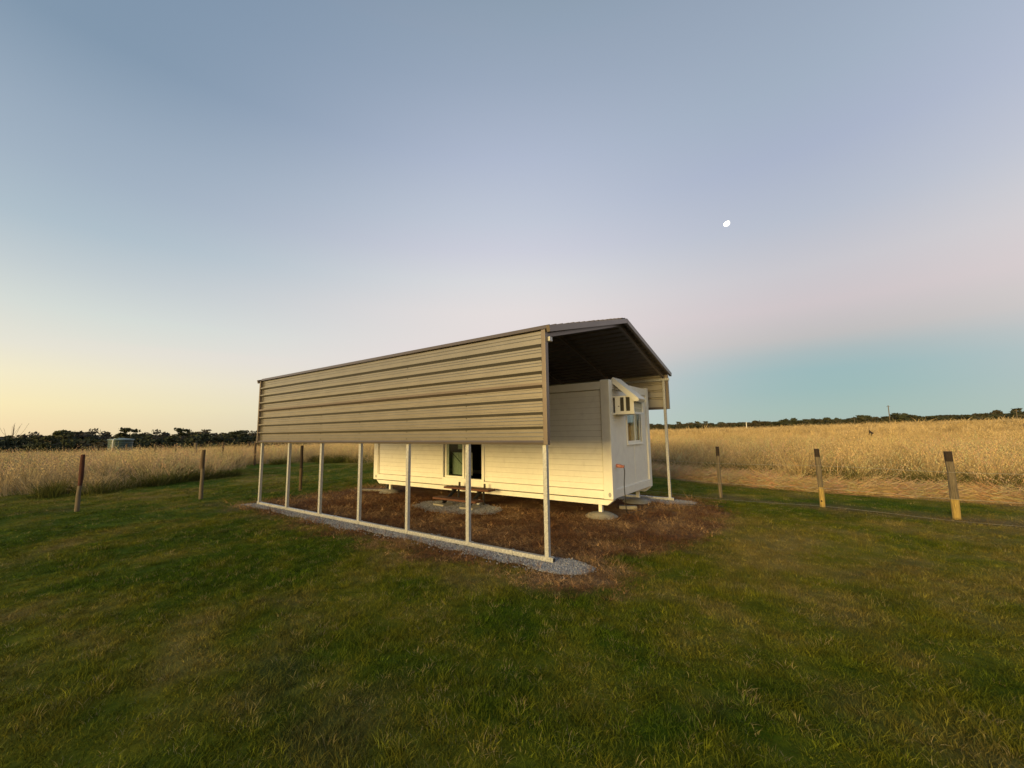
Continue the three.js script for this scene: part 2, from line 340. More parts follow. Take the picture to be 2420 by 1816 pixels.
    // gable trims along both ends
    for (const x of [0.118, X0 - 0.133]) {
      const g = bar([x, EAVE - 0.012, zE + s * 0.005], [x, RIDGE - 0.012, -CW / 2], 0.05, 0.085);
      part(t, 'gable_trim', uvm(g, 0.7), M.trim);
    }
  }
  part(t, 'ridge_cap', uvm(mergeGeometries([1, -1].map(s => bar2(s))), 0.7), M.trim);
  function bar2(s) {
    const u = [0, rise / len, -s * run / len], nn = [0, run / len, s * rise / len], w = 0.16, h = 0.052;
    const a = [RIDGE + h, zr], b = [RIDGE + h - u[1] * w, zr - u[2] * w], c = [b[0] - 0.004 * nn[1], b[1] - 0.004 * nn[2]], d = [a[0] - 0.005, zr];
    return prismX(s > 0 ? [a, b, c, d] : [a, d, c, b], X0 - 0.11, 0.1);
  }
}

// ---------------------------------------------------------------- cabin (portable building)
const BX0 = -7.76, BX1 = -0.341, BZ0 = -5.34, BZ1 = -2.96, BY0 = 0.35, BY1 = 2.665;
const cabin = thing('portable_cabin', 'white portable cabin with board cladding and sliding door, raised under the carport', 'cabin');
{
  const t = cabin, W = M.white, E = M.white;
  const DX0 = -4.92, DX1 = -3.55, DY0 = 0.522, DY1 = 2.36;
  // frame
  for (const [x0, x1] of [[BX0, BX0 + 0.19], [BX1 - 0.19, BX1]]) for (const [z0, z1] of [[BZ0, BZ0 + 0.17], [BZ1 - 0.17, BZ1]]) {
    const cp = part(t, 'corner_post', uvm(box(x0, x1, BY0, BY1, z0, z1, 0.012)), W);
    for (const y of [BY0 + 0.09, BY1 - 0.09]) {
      const front = z1 === BZ1;
      part(cp, 'lifting_hole', new THREE.CylinderGeometry(0.03, 0.03, 0.004, 16).scale(1, 1, 1.5).rotateX(Math.PI / 2).translate((x0 + x1) / 2 + 0.03, y, front ? z1 + 0.001 : z0 - 0.001), y > 1 ? M.white : M.grey);
    }
  }
  const fx0 = BX0 + 0.19, fx1 = BX1 - 0.19;
  for (const z of [BZ1 - 0.12, BZ0]) {
    part(t, 'top_rail', uvm(box(fx0 - 0.002, fx1 + 0.002, 2.475, BY1 - 0.03, z + 0.002, z + 0.116, 0.008)), W);
    part(t, 'bottom_rail', uvm(box(fx0 - 0.002, fx1 + 0.002, BY0 + 0.01, 0.51, z + 0.002, z + 0.116, 0.008)), W);
  }
  for (const x of [BX1 - 0.12, BX0]) {
    part(t, 'top_rail', uvm(box(x + 0.002, x + 0.116, 2.475, BY1 - 0.03, BZ0 + 0.168, BZ1 - 0.168, 0.008)), E);
    part(t, 'bottom_rail', uvm(box(x + 0.002, x + 0.116, BY0 + 0.01, 0.525, BZ0 + 0.168, BZ1 - 0.168, 0.008)), E);
  }
  // skid beams under the floor, chamfered at the ends
  for (const z of [BZ1 - 0.165, BZ0 + 0.04]) {
    const g = box(BX0 + 0.24, BX1 - 0.13, 0.24, 0.338, z, z + 0.14); const ends = [];
    for (const [a, b] of [[BX1 - 0.13, BX1 - 0.01], [BX0 + 0.24, BX0 + 0.12]]) {
      const v = [[a, 0.24], [a, 0.338], [b, 0.338]]; const p = [];
      const q = (i, zz) => [v[i][0], v[i][1], zz];
      p.push(...q(0, z), ...q(1, z), ...q(2, z), ...q(2, z + 0.14), ...q(1, z + 0.14), ...q(0, z + 0.14));
      for (const [i, j] of [[0, 1], [1, 2], [2, 0]]) p.push(...q(i, z), ...q(j, z), ...q(j, z + 0.14), ...q(i, z), ...q(j, z + 0.14), ...q(i, z + 0.14));
      ends.push(flat(p));
    }
    const nonIdx = g.toNonIndexed(); nonIdx.deleteAttribute('uv');
    part(t, 'skid_beam', uvm(mergeGeometries([nonIdx, ...ends])), W);
  }
  for (const x of [-2.4, -4.2, -6.0]) part(t, 'floor_joist', uvm(box(x - 0.04, x + 0.04, 0.28, 0.339, BZ0 + 0.2, BZ1 - 0.2)), M.dark);
  part(t, 'floor', uvm(box(BX0 + 0.125, BX1 - 0.125, 0.34, 0.40, BZ0 + 0.125, BZ1 - 0.125)), M.dark);
  part(t, 'roof', uvm(box(BX0 + 0.06, BX1 - 0.06, BY1 - 0.06, BY1 - 0.035, BZ0 + 0.12, BZ1 - 0.12)), E);
  // cladding boards, front and back, each a lapped board
  const nb = 17, bh = (2.466 - 0.519) / nb;
  const board = (x0, x1, y, z, s) => prismX(s > 0 ? [[y + 0.0022, z - 0.02], [y + 0.0022, z + 0.003], [y + bh - 0.0015, z], [y + bh - 0.0015, z - 0.02]] : [[y + 0.003, z + 0.02], [y + bh - 0.002, z + 0.02], [y + bh - 0.002, z], [y + 0.003, z - 0.004]], x0, x1);
  for (let i = 0; i < nb; i++) {
    const y = 0.519 + i * bh, inDoor = y + bh > DY0 && y < DY1 - 0.02;
    const z = BZ1 - 0.03;
    if (inDoor) { part(t, 'cladding_board', uvm(board(fx0 + 0.05, DX0, y, z, 1)), W); part(t, 'cladding_board', uvm(board(DX1 + 0.03, fx1 - 0.01, y, z, 1)), W); }
    else part(t, 'cladding_board', uvm(board(fx0 + 0.05, fx1 - 0.01, y, z, 1)), W);
    part(t, 'cladding_board', uvm(board(fx0, fx1, y, BZ0 + 0.022, -1)), W);
  }
  part(t, 'groove_strip', uvm(box(fx0 + 0.002, fx0 + 0.028, 0.51, 2.475, BZ1 - 0.05, BZ1 - 0.024)), W);
  // end walls
  const AZ1 = -3.215, AZ0 = -3.745, AY0 = 1.985, AY1 = 2.335;            // hole of the air conditioner
  const WZ1 = -3.93, WZ0 = -4.81, WY0 = 1.405, WY1 = 2.17;               // end window
  {
    const s = new THREE.Shape(); const a = BZ0 + 0.168, b = BZ1 - 0.168;
    s.moveTo(-a, 0.52); s.lineTo(-b, 0.52); s.lineTo(-b, 2.48); s.lineTo(-a, 2.48); s.closePath();
    const h = new THREE.Path(); h.moveTo(-WZ0, WY0); h.lineTo(-WZ1, WY0); h.lineTo(-WZ1, WY1); h.lineTo(-WZ0, WY1); h.closePath(); s.holes.push(h);
    const g = new THREE.ExtrudeGeometry(s, { depth: 0.05, bevelEnabled: false }).rotateY(Math.PI / 2).translate(BX1 - 0.085, 0, 0);
    part(t, 'end_wall', uvm(g), E);
    part(t, 'end_wall', uvm(box(BX0 + 0.035, BX0 + 0.085, 0.52, 2.48, BZ0 + 0.168, BZ1 - 0.168)), E);
    part(t, 'joint_strip', uvm(box(BX1 - 0.0352, BX1 - 0.03, 0.53, WY0 - 0.04, -4.345, -4.315)), E);
    part(t, 'joint_strip', uvm(box(BX1 - 0.0352, BX1 - 0.03, 0.53, 2.47, BZ1 - 0.215, BZ1 - 0.172)), E);
  }
  // end window: frame, two sashes
  {
    const x = BX1 - 0.05;
    const w = part(t, 'window', uvm(mergeGeometries([box(x, x + 0.035, WY0 - 0.035, WY0, WZ0 - 0.03, WZ1 + 0.03), box(x, x + 0.035, WY1, WY1 + 0.035, WZ0 - 0.03, WZ1 + 0.03), box(x, x + 0.035, WY0, WY1, WZ1, WZ1 + 0.03), box(x, x + 0.035, WY0, WY1, WZ0 - 0.03, WZ0)])), M.acwhite);
    part(w, 'sill', uvm(box(x + 0.01, x + 0.06, WY0 - 0.05, WY0 - 0.0355, WZ0 - 0.04, WZ1 + 0.04)), M.acwhite);
    const zm = -4.385;
    const sash = (z0, z1, xo) => {
      part(w, 'sash', uvm(mergeGeometries([box(xo, xo + 0.018, WY0, WY0 + 0.035, z0, z1), box(xo, xo + 0.018, WY1 - 0.035, WY1, z0, z1), box(xo, xo + 0.018, WY0 + 0.035, WY1 - 0.035, z0, z0 + 0.035), box(xo, xo + 0.018, WY0 + 0.035, WY1 - 0.035, z1 - 0.035, z1)])), M.acwhite);
      part(w, 'pane', box(xo + 0.007, xo + 0.011, WY0 + 0.035, WY1 - 0.035, z0 + 0.035, z1 - 0.035), M.glass);
    };
    sash(zm - 0.02, WZ1, BX1 - 0.045); sash(WZ0, zm + 0.02, BX1 - 0.066);
    part(t, 'window_curtain', curtainGeo('x', BX1 - 0.13, WZ0, zm - 0.04, WY0, WY1 + 0.1, 6), M.curtain);
  }
  function curtainGeo(axis, c, a, b, y0, y1, folds) {
    const g = new THREE.PlaneGeometry(b - a, y1 - y0, 60, 1), p = g.attributes.position;
    for (let i = 0; i < p.count; i++) {
      const u = p.getX(i) + (b - a) / 2, y = p.getY(i) + (y0 + y1) / 2, o = 0.022 * Math.sin(u / (b - a) * folds * 2 * Math.PI);
      axis === 'x' ? p.setXYZ(i, c + o, y, a + u) : p.setXYZ(i, a + u, y, c + o);
    }
    g.computeVertexNormals(); return g;
  }
  // sliding door in the long side, recessed
  {
    const z = BZ1 - 0.11, fr = 0.045;
    const d = part(t, 'sliding_door', uvm(mergeGeometries([
      box(DX0 - 0.002, DX1 + 0.002, DY0 - 0.012, DY0 + 0.03, z - 0.02, z + 0.095), box(DX0, DX1, DY1 - fr, DY1, z - 0.02, z + 0.1),
      box(DX1 - 0.045, DX1 + 0.03, DY0 + 0.03, DY1 - fr, z - 0.02, z + 0.116), box(DX0, DX0 + 0.022, DY0 + 0.03, DY1 - fr, z - 0.02, z + 0.1)])), M.white);
    const leaf = (a, b, zz) => {
      part(d, 'door_leaf', uvm(mergeGeometries([box(a, a + 0.05, DY0 + 0.031, DY1 - fr - 0.001, zz, zz + 0.028), box(b - 0.06, b, DY0 + 0.031, DY1 - fr - 0.001, zz, zz + 0.028), box(a + 0.05, b - 0.06, DY0 + 0.031, DY0 + 0.07, zz, zz + 0.028), box(a + 0.05, b - 0.06, DY1 - fr - 0.06, DY1 - fr - 0.001, zz, zz + 0.028)])), M.white);
      part(d, 'pane', box(a + 0.05, b - 0.06, DY0 + 0.07, DY1 - fr - 0.06, zz + 0.012, zz + 0.016), M.glass);
    };
    leaf(DX0 + 0.05, -4.215, z + 0.02);
    leaf(DX0 + 0.09, -4.175, z - 0.013);                                      // second leaf slid open behind the first
    part(t, 'curtain', curtainGeo('z', BZ1 - 0.30, -4.85, -4.16, 0.60, 1.16, 3), M.curtain);
    part(t, 'wall_notice', box(-4.58, -4.42, 1.25, 1.37, BZ1 - 0.24, BZ1 - 0.236), M.curtain);
    part(t, 'insect_screen_brace', bar([-4.74, 1.18, BZ1 - 0.155], [-4.2, 0.74, BZ1 - 0.155], 0.012, 0.014), M.dark);
  }
  // inner lining so that the room is closed
  part(t, 'lining', mergeGeometries([box(BX0 + 0.09, BX1 - 0.1, 2.44, 2.46, BZ0 + 0.06, BZ1 - 0.13), box(BX0 + 0.09, BX1 - 0.1, 0.402, 2.44, BZ0 + 0.05, BZ0 + 0.07), box(BX0 + 0.09, DX0 - 0.01, 0.402, 2.44, BZ1 - 0.07, BZ1 - 0.05), box(DX1 + 0.035, BX1 - 0.1, 0.402, 2.44, BZ1 - 0.07, BZ1 - 0.05), box(-2.6, -2.58, 0.402, 2.44, BZ0 + 0.07, BZ1 - 0.13)]), M.inside);
  // vent strip high on the long side, hook plate
  part(t, 'door_canopy', uvm(box(-6.0, -5.46, 1.415, 1.43, BZ1 - 0.018, BZ1 + 0.05)), W);
  // jack legs
  for (const x of [-0.66, -7.12]) for (const z of [BZ1 - 0.13, BZ0 + 0.13]) {
    const lg = part(t, 'jack_leg', uvm(box(x - 0.035, x + 0.035, 0.075, 0.2325, z - 0.035, z + 0.035, 0.004)), W);
    part(lg, 'leg_plate', uvm(box(x - 0.08, x + 0.07, 0.233, 0.2395, z - 0.06, z + 0.06)), W);
  }
  // air conditioner through the end wall
  const ac = thing('air_conditioner', 'cream window air conditioner with two dark side vents sticking out of the cabin end wall', 'air conditioner', [0, 0, 0]);
  const ax0 = BX1 - 0.0345, ax1 = 0.055;
  {
    const z1 = -3.2, z0 = -3.735, y0 = 1.978, y1 = 2.34;
    const v = [[-0.222, -0.145], [-0.104, -0.022]];
    part(ac, 'casing', uvm(mergeGeometries([
      box(ax0 + 0.05, ax1, y1 - 0.03, y1, z0, z1), box(ax0 + 0.05, ax1, y0, y0 + 0.04, z0, z1), box(ax0 + 0.05, ax1, y0 + 0.04, y1 - 0.03, z0, z0 + 0.02),
      box(ax0 + 0.05, v[0][0], y0 + 0.04, y1 - 0.03, z1 - 0.02, z1), box(v[0][1], v[1][0], y0 + 0.04, y1 - 0.03, z1 - 0.02, z1), box(v[1][1], ax1, y0 + 0.04, y1 - 0.03, z1 - 0.02, z1),
      box(v[0][0], v[1][1], y0 + 0.04, y0 + 0.06, z1 - 0.0195, z1 - 0.0005)])), M.acwhite);
    v.forEach(([a, b]) => {
      part(ac, 'side_vent', box(a, b, y0 + 0.06, y1 - 0.03, z1 - 0.03, z1 - 0.022), M.vent);
      for (let k = 0; k < 9; k++) { const y = y0 + 0.075 + k * 0.027; part(ac, 'vent_slat', prismX([[y, z1 - 0.02], [y + 0.004, z1 - 0.004], [y + 0.007, z1 - 0.004], [y + 0.003, z1 - 0.02]], a, b), M.vent); }
    });
    part(ac, 'mounting_frame', uvm(mergeGeometries([box(ax0, ax0 + 0.048, y0 - 0.012, y0 + 0.03, z0 - 0.04, z1 + 0.03), box(ax0, ax0 + 0.048, y1 - 0.03, y1 + 0.012, z0 - 0.04, z1 + 0.03), box(ax0, ax0 + 0.01, y0 + 0.03, y1 - 0.03, z1 + 0.002, z1 + 0.03)])), M.acwhite);
    part(ac, 'condenser_coil', box(ax1 - 0.045, ax1 - 0.03, y0 + 0.04, y1 - 0.03, z0 + 0.02, z1 - 0.02), M.coil);
    for (let k = 0; k < 9; k++) { const z = z0 + 0.05 + k * (z1 - z0 - 0.1) / 8; part(ac, 'grille_wire', box(ax1 - 0.012, ax1 - 0.006, y0 + 0.04, y1 - 0.03, z - 0.004, z + 0.004), M.pipe); }
    for (const y of [y0 + 0.12, y1 - 0.1]) part(ac, 'grille_wire', box(ax1 - 0.018, ax1 - 0.013, y - 0.004, y + 0.004, z0 + 0.02, z1 - 0.02), M.pipe);
    part(ac, 'latch', box(-0.262, -0.236, y0 + 0.15, y0 + 0.165, z1 + 0.0005, z1 + 0.006), M.vent);
    part(ac, 'drip_tray', uvm(box(ax1 + 0.0005, ax1 + 0.014, y0 - 0.004, y0 + 0.035, z0 - 0.003, z1 - 0.002)), M.pipe);
  }
  // little sloping awning over it
  const aw = part(t, 'awning', uvm((() => {
    const z1 = -3.16, z0 = -3.60, A = [BX1 + 0.0, 2.715], B = [0.165, 2.262];
    const len = Math.hypot(B[0] - A[0], B[1] - A[1]), ux = (B[0] - A[0]) / len, uy = (B[1] - A[1]) / len, nx = -uy, ny = ux;
    const slab = (s0, s1, h0, h1, a, b) => { const q = (s, h) => [A[0] + ux * s + nx * h, A[1] + uy * s + ny * h]; const c = [q(s0, h0), q(s1, h0), q(s1, h1), q(s0, h1)], p = [];
      const F = (i, z) => [c[i][0], c[i][1], z];
      for (let i = 0; i < 4; i++) { const j = (i + 1) % 4; p.push(...F(i, a), ...F(j, a), ...F(j, b), ...F(i, a), ...F(j, b), ...F(i, b)); }
      for (const z of [a, b]) p.push(...F(0, z), ...F(1, z), ...F(2, z), ...F(0, z), ...F(2, z), ...F(3, z));
      return flat(p); };
    const tri = (z) => { const q = (s, h) => [A[0] + ux * s + nx * h, A[1] + uy * s + ny * h]; const c = [q(0, -0.09), q(len - 0.03, -0.09), q(len + 0.03, -0.02), q(len, 0), q(0, 0)]; const p = [];
      for (let k = 1; k < 4; k++) for (const zz of [z, z - 0.006]) p.push(c[0][0], c[0][1], zz, c[k][0], c[k][1], zz, c[k + 1][0], c[k + 1][1], zz);
      for (let k = 0; k < 5; k++) { const m = c[k], o = c[(k + 1) % 5]; p.push(m[0], m[1], z, o[0], o[1], z, o[0], o[1], z - 0.006, m[0], m[1], z, o[0], o[1], z - 0.006, m[0], m[1], z - 0.006); }
      return flat(p); };
    return mergeGeometries([slab(0, len, 0.001, 0.007, z0, z1), tri(z1), tri(z0 + 0.006), slab(len - 0.004, len + 0.002, -0.075, 0, z0 + 0.007, z1 - 0.007)]);
  })()), M.acwhite);
  part(aw, 'bracket', bar([BX1, 2.5, -3.2], [0.05, 2.36, -3.2], 0.012, 0.012), M.grey);
  // power inlet
  const soc = part(t, 'power_inlet', uvm(box(BX1 - 0.034, BX1 - 0.004, 0.905, 1.035, -3.235, -3.15, 0.004)), M.acwhite);
  part(soc, 'inlet_plug', new THREE.CylinderGeometry(0.036, 0.032, 0.11, 16).rotateZ(Math.PI / 2 - 0.12).translate(BX1 + 0.05, 0.972, -3.19), M.red);
  part(soc, 'plug_cap', new THREE.CylinderGeometry(0.02, 0.03, 0.05, 12).rotateZ(Math.PI / 2 - 0.2).translate(BX1 + 0.125, 0.965, -3.19), M.red);
  // meter box and conduits on the far end
  const mb = part(t, 'meter_box', uvm(box(BX0 - 0.155, BX0 - 0.03, 0.76, 1.02, -3.42, -3.2, 0.03)), M.grey);
  part(mb, 'back_plate', box(BX0 - 0.03, BX0 + 0.03, 0.74, 1.03, -3.44, -3.18), M.black);
  part(t, 'conduit', tube([[BX0 - 0.05, 0.76, -3.26], [BX0 - 0.05, 0.55, -3.26], [BX0 - 0.06, 0.36, -3.25], [BX0 + 0.0, 0.27, -3.22], [BX0 + 0.12, 0.265, -3.18], [BX0 + 0.2, 0.31, -3.15]], 0.011), M.pipe);
  part(t, 'conduit', tube([[BX0 - 0.09, 0.50, -3.32], [BX0 - 0.09, 0.4, -3.32], [BX0 - 0.07, 0.3, -3.3], [BX0 - 0.0, 0.258, -3.26]], 0.008), M.pipe);
  part(t, 'drain_pipe', new THREE.CylinderGeometry(0.05, 0.05, 0.36, 14).translate(BX0 + 0.06, 0.18, -3.42), M.black);
}
// black lead from the inlet, under the cabin and out past the gravel
tag(top('power_cable', tube([[BX1 + 0.14, 0.955, -3.19], [BX1 + 0.155, 0.9, -3.19], [BX1 + 0.135, 0.6, -3.195], [BX1 + 0.14, 0.3, -3.22], [BX1 + 0.09, 0.06, -3.4], [-0.22, 0.02, -3.9], [-0.05, 0.02, -4.6], [0.3, 0.02, -5.12], [0.62, 0.02, -5.22], [1.15, 0.02, -5.3]], 0.009, 90, 6), M.black), 'black power cable hanging from the red plug on the cabin end wall', 'cable');

// footings
function footing(x, z, label, turn) {
  const pts = [[0.0, 0.095], [0.09, 0.094], [0.17, 0.08], [0.25, 0.055], [0.31, 0.02], [0.335, -0.02]].map(p => new THREE.Vector2(...p));
  const g = new THREE.LatheGeometry(pts, 40), p = g.attributes.position;
  for (let i = 0; i < p.count; i++) { const X = p.getX(i), Z = p.getZ(i), a = Math.atan2(Z, X), r = Math.hypot(X, Z), k = r > 0.001 ? 1 + 0.10 * r / 0.33 * noise(Math.cos(a) * 1.3 + x * 3, Math.sin(a) * 1.3 + z * 3) : 1; p.setXYZ(i, X * k, p.getY(i) > 0 ? p.getY(i) * (1 + 0.16 * noise(X * 6 + x, Z * 6 + z)) : p.getY(i), Z * k); }
  g.computeVertexNormals();
  const m = top('concrete_footing', g, M.concrete); m.position.set(x, -0.006, z); m.rotation.y = turn; return tag(m, label, 'footing', 'concrete footings under the cabin legs');
}
footing(-0.66, -3.09, 'domed concrete footing under the cabin leg below the power cable', 0.3);
footing(-7.12, -3.09, 'domed concrete footing under the cabin leg beside the black drain pipe', 1.7);
footing(-0.64, -5.06, 'domed concrete footing under the cabin corner beside the far gravel strip', 2.9);
footing(-7.12, -5.21, 'domed concrete footing under the rear cabin corner beyond the drain pipe', 4.1);
{
  const chunk = (x, y, z, w, h, d, turn, label) => {
    const g = new THREE.BoxGeometry(w, h, d, 4, 2, 3), p = g.attributes.position;
    for (let i = 0; i < p.count; i++) { const X = p.getX(i), Y = p.getY(i), Z = p.getZ(i), k = 0.018; p.setXYZ(i, X + k * noise(Y * 9 + x, Z * 9, X * 9), Y + k * 0.5 * noise(X * 9, Z * 9 + z, 2), Z + k * noise(X * 9, Y * 9 + x, 5)); }
    g.computeVertexNormals(); const m = top('concrete_slab', g, M.concrete); m.position.set(x, y, z); m.rotation.y = turn; tag(m, label, 'slab');
  };
  chunk(-0.5, 0.03, -4.12, 0.36, 0.07, 0.14, 0.35, 'broken concrete piece lying in front of the rear footing');
  chunk(-7.75, 0.025, -3.0, 0.85, 0.06, 0.16, 0.55, 'long flat concrete slab at the cabin end by the drain pipe');
}

// ---------------------------------------------------------------- timber steps at the door
{
  const t = thing('timber_steps', 'reddish timber two-tread step on black stringers in front of the sliding door', 'steps', [-3.78, 0, -2.6], 0.0);
  const plank = (x0, x1, y, z0, z1) => {
    const g = new RoundedBoxGeometry(x1 - x0, 0.045, z1 - z0, 1, 0.008); g.translate((x0 + x1) / 2, y, (z0 + z1) / 2); return uvm(g, 1.4);
  };
  part(t, 'tread', plank(-0.68, 0.70, 0.37, -0.24, -0.105), M.timber);
  part(t, 'tread', plank(-0.68, 0.70, 0.37, -0.10, 0.035), M.timber);
  part(t, 'tread', plank(-0.70, 0.62, 0.165, 0.10, 0.235), M.timber);
  part(t, 'tread', plank(-0.70, 0.62, 0.165, 0.24, 0.375), M.timber);
  for (const x of [-0.40, 0.38]) {
    part(t, 'stringer', bar([x, 0.055, 0.33], [x, 0.335, -0.10], 0.04, 0.06), M.black);
    part(t, 'handle_stub', box(x + 0.02, x + 0.055, 0.394, 0.49, -0.20, -0.165), M.dark);
    part(t, 'upright', bar([x, 0.0, -0.19], [x, 0.347, -0.19], 0.035, 0.035), M.dark);
    part(t, 'tread_bearer', box(x - 0.02, x + 0.02, 0.11, 0.1424, 0.08, 0.37), M.dark);
    part(t, 'tread_bearer', box(x - 0.02, x + 0.02, 0.315, 0.3474, -0.235, 0.03), M.dark);
  }
  for (const [x, l] of [[-0.42, 'concrete paver under the timber step, beside the drain end'], [0.4, 'concrete paver under the timber step, on the air conditioner side']]) {
    const g = new RoundedBoxGeometry(0.36, 0.05, 0.3, 1, 0.01); const m = top('paver', g, M.concrete); m.position.set(-3.78 + x, 0.03, -2.3); m.rotation.y = 0.2 * x; tag(m, l, 'paver', 'pavers under the step');
  }
  const bk = top('white_tub', new THREE.LatheGeometry([[0, 0], [0.04, 0], [0.046, 0.12], [0.05, 0.124], [0.043, 0.124], [0.036, 0.01], [0, 0.01]].map(p => new THREE.Vector2(...p)), 20), M.acwhite); bk.position.set(-3.55, 0.0, -2.78); tag(bk, 'small white tub standing under the timber step', 'tub');
}

// ---------------------------------------------------------------- fences
const woodTex = (() => dataTex(256, 256, (u, v) => { const s = 190 + 95 * fbm(u * 26, v * 3, 4) + 20 * noise(u * 70, v * 14); return [s, s - 4, s - 9]; }, true))();
const WOOD = { grey: mat(C(0.24, 0.20, 0.145), 0.95, { map: woodTex }), red: mat(C(0.12, 0.04, 0.025), 0.95, { map: woodTex }), brown: mat(C(0.15, 0.105, 0.065), 0.95, { map: woodTex }), cap: mat(C(0.05, 0.034, 0.026), 0.95, { map: woodTex }), yellow: mat(C(0.58, 0.42, 0.13), 0.85, { map: woodTex }) };
function postGeo(r0, r1, y0, y1, k, square) {
  const n = 10, rad = square ? 4 : 14, g = new THREE.CylinderGeometry(r1, r0, y1 - y0, rad, n, false), p = g.attributes.position;
  g.translate(0, (y0 + y1) / 2, 0);
  for (let i = 0; i < p.count; i++) { const X = p.getX(i), Y = p.getY(i), Z = p.getZ(i), s = 1 + 0.22 * noise(X * 9 + k * 7, Y * 2.2, Z * 9); p.setXYZ(i, X * s + 0.012 * noise(Y * 2, k * 5.1), Y, Z * s + 0.012 * noise(Y * 2, k * 9.7, 3)); }
  g.computeVertexNormals(); return g;
}
function fencePost(x, z, h, r, lean, label, segs, group, y = terr(x, z)) {   // segs: [part name, from, to, material]
  const t = thing('fence_post', label, 'fence post', [x, y, z], rnd() * 3, group); t.rotation.z = 0; t.rotation.order = 'ZXY'; t.rotation.set(lean[1], t.rotation.y, lean[0]);
  segs.forEach(([nm, a, b, m], i) => part(t, nm, postGeo(r * (1 - 0.0 * i) * (1.06 - 0.1 * a) + (i ? 0.0015 * (i % 2) : 0), r * (1.06 - 0.1 * b), a * h - (a ? 0 : 0.25), b * h, x * 1.3), m));
  return t;
}
fencePost(-10.84, 2.67, 1.28, 0.040, [0.02, 0], 'rough round fence post stained dark red on its upper half, standing on the lawn', [['post_base', 0, 0.45, WOOD.grey], ['post_top', 0.45, 1, WOOD.red]]);
fencePost(-10.47, 0.43, 1.30, 0.045, [0.03, 0], 'grey leaning round fence post between the red-topped post and the carport', [['post_base', 0, 0.62, WOOD.grey], ['post_top', 0.62, 1, WOOD.brown]]);
fencePost(-9.75, -1.84, 1.35, 0.042, [0.0, 0], 'dark brown fence post standing behind the open side of the carport', [['post_base', 0, 0.5, WOOD.brown], ['post_top', 0.5, 1, WOOD.cap]]);
fencePost(0.87, -6.68, 1.235, 0.041, [0, 0], 'slim grey fence post with dark top next to the carport leg', [['post_base', 0, 0.82, WOOD.grey], ['post_top', 0.82, 1, WOOD.cap]]);
{
  const p = fencePost(2.86, -6.42, 1.215, 0.047, [0.01, 0], 'fence post with dark top and yellow base marked by a dark knot', [['post_base', 0, 0.34, WOOD.yellow], ['post_middle', 0.34, 0.86, WOOD.grey], ['post_top', 0.86, 1, WOOD.cap]]);
  const k = part(p, 'knot', new THREE.SphereGeometry(0.022, 12, 8), WOOD.cap); k.scale.set(0.9, 1.1, 0.4); k.rotation.y = -p.rotation.y; k.position.set(-0.005, 0.13, 0.044).applyAxisAngle(new THREE.Vector3(0, 1, 0), -p.rotation.y);
}
fencePost(4.78, -6.16, 1.20, 0.056, [0.0, 0], 'thick weathered fence post with dark top and plain yellow base', [['post_base', 0, 0.30, WOOD.yellow], ['post_middle', 0.30, 0.85, WOOD.grey], ['post_top', 0.85, 1, WOOD.cap]]);
{
  // the far row of posts in the long grass, by bearing and distance
  const far = [[67.6, 28, 1.3], [70.7, 31, 1.33], [73.1, 32, 1.3], [74.9, 36, 1.2], [76.5, 40, 1.22], [77.7, 44, 1.15], [78.8, 48, 1.15], [79.7, 54, 0.8], [80.5, 60, 0.75], [81.2, 66, 0.8]];
  far.forEach(([a, d, hgt], i) => { const r = a * Math.PI / 180, x = CAM.x - d * Math.sin(r), z = CAM.z - d * Math.cos(r), g = terr(x, z); fencePost(x, z, hgt - g, i === 2 ? 0.08 : 0.058, [rr(-0.04, 0.04), rr(-0.04, 0.04)], 'weathered fence post half sunk in the long dry grass beyond the lawn', [['post_base', 0, 0.6, WOOD.brown], ['post_top', 0.6, 1, i === 2 ? WOOD.grey : WOOD.brown]], 'far row of posts in the long grass', g); });
}
{
  const zf = x => -6.68 + 0.13 * (x - 0.87) + 0.07;
  const wire = (h, sag, off, label) => { const pts = []; for (const x of [-9, -6, -3, -1, 0.87, 1.86, 2.86, 3.8, 4.78, 6.8, 8.8, 12, 16]) pts.push([x, h - sag * (0.5 + 0.5 * Math.sin(x * 1.6)), zf(x) + off]); tag(top('fence_wire', tube(pts, h < 0.2 ? 0.0015 : 0.0024, 120, 5), M.wire), label, 'fence wire', 'wires of the fence'); };
  wire(0.86, 0.03, 0.0, 'upper strand of plain wire strung between the yellow-based fence posts');
  wire(0.40, 0.04, 0.03, 'middle strand of plain wire crossing the yellow-based fence posts');
  wire(0.07, 0.05, 0.28, 'slack bottom strand of wire lying near the ground before the fence posts');
}

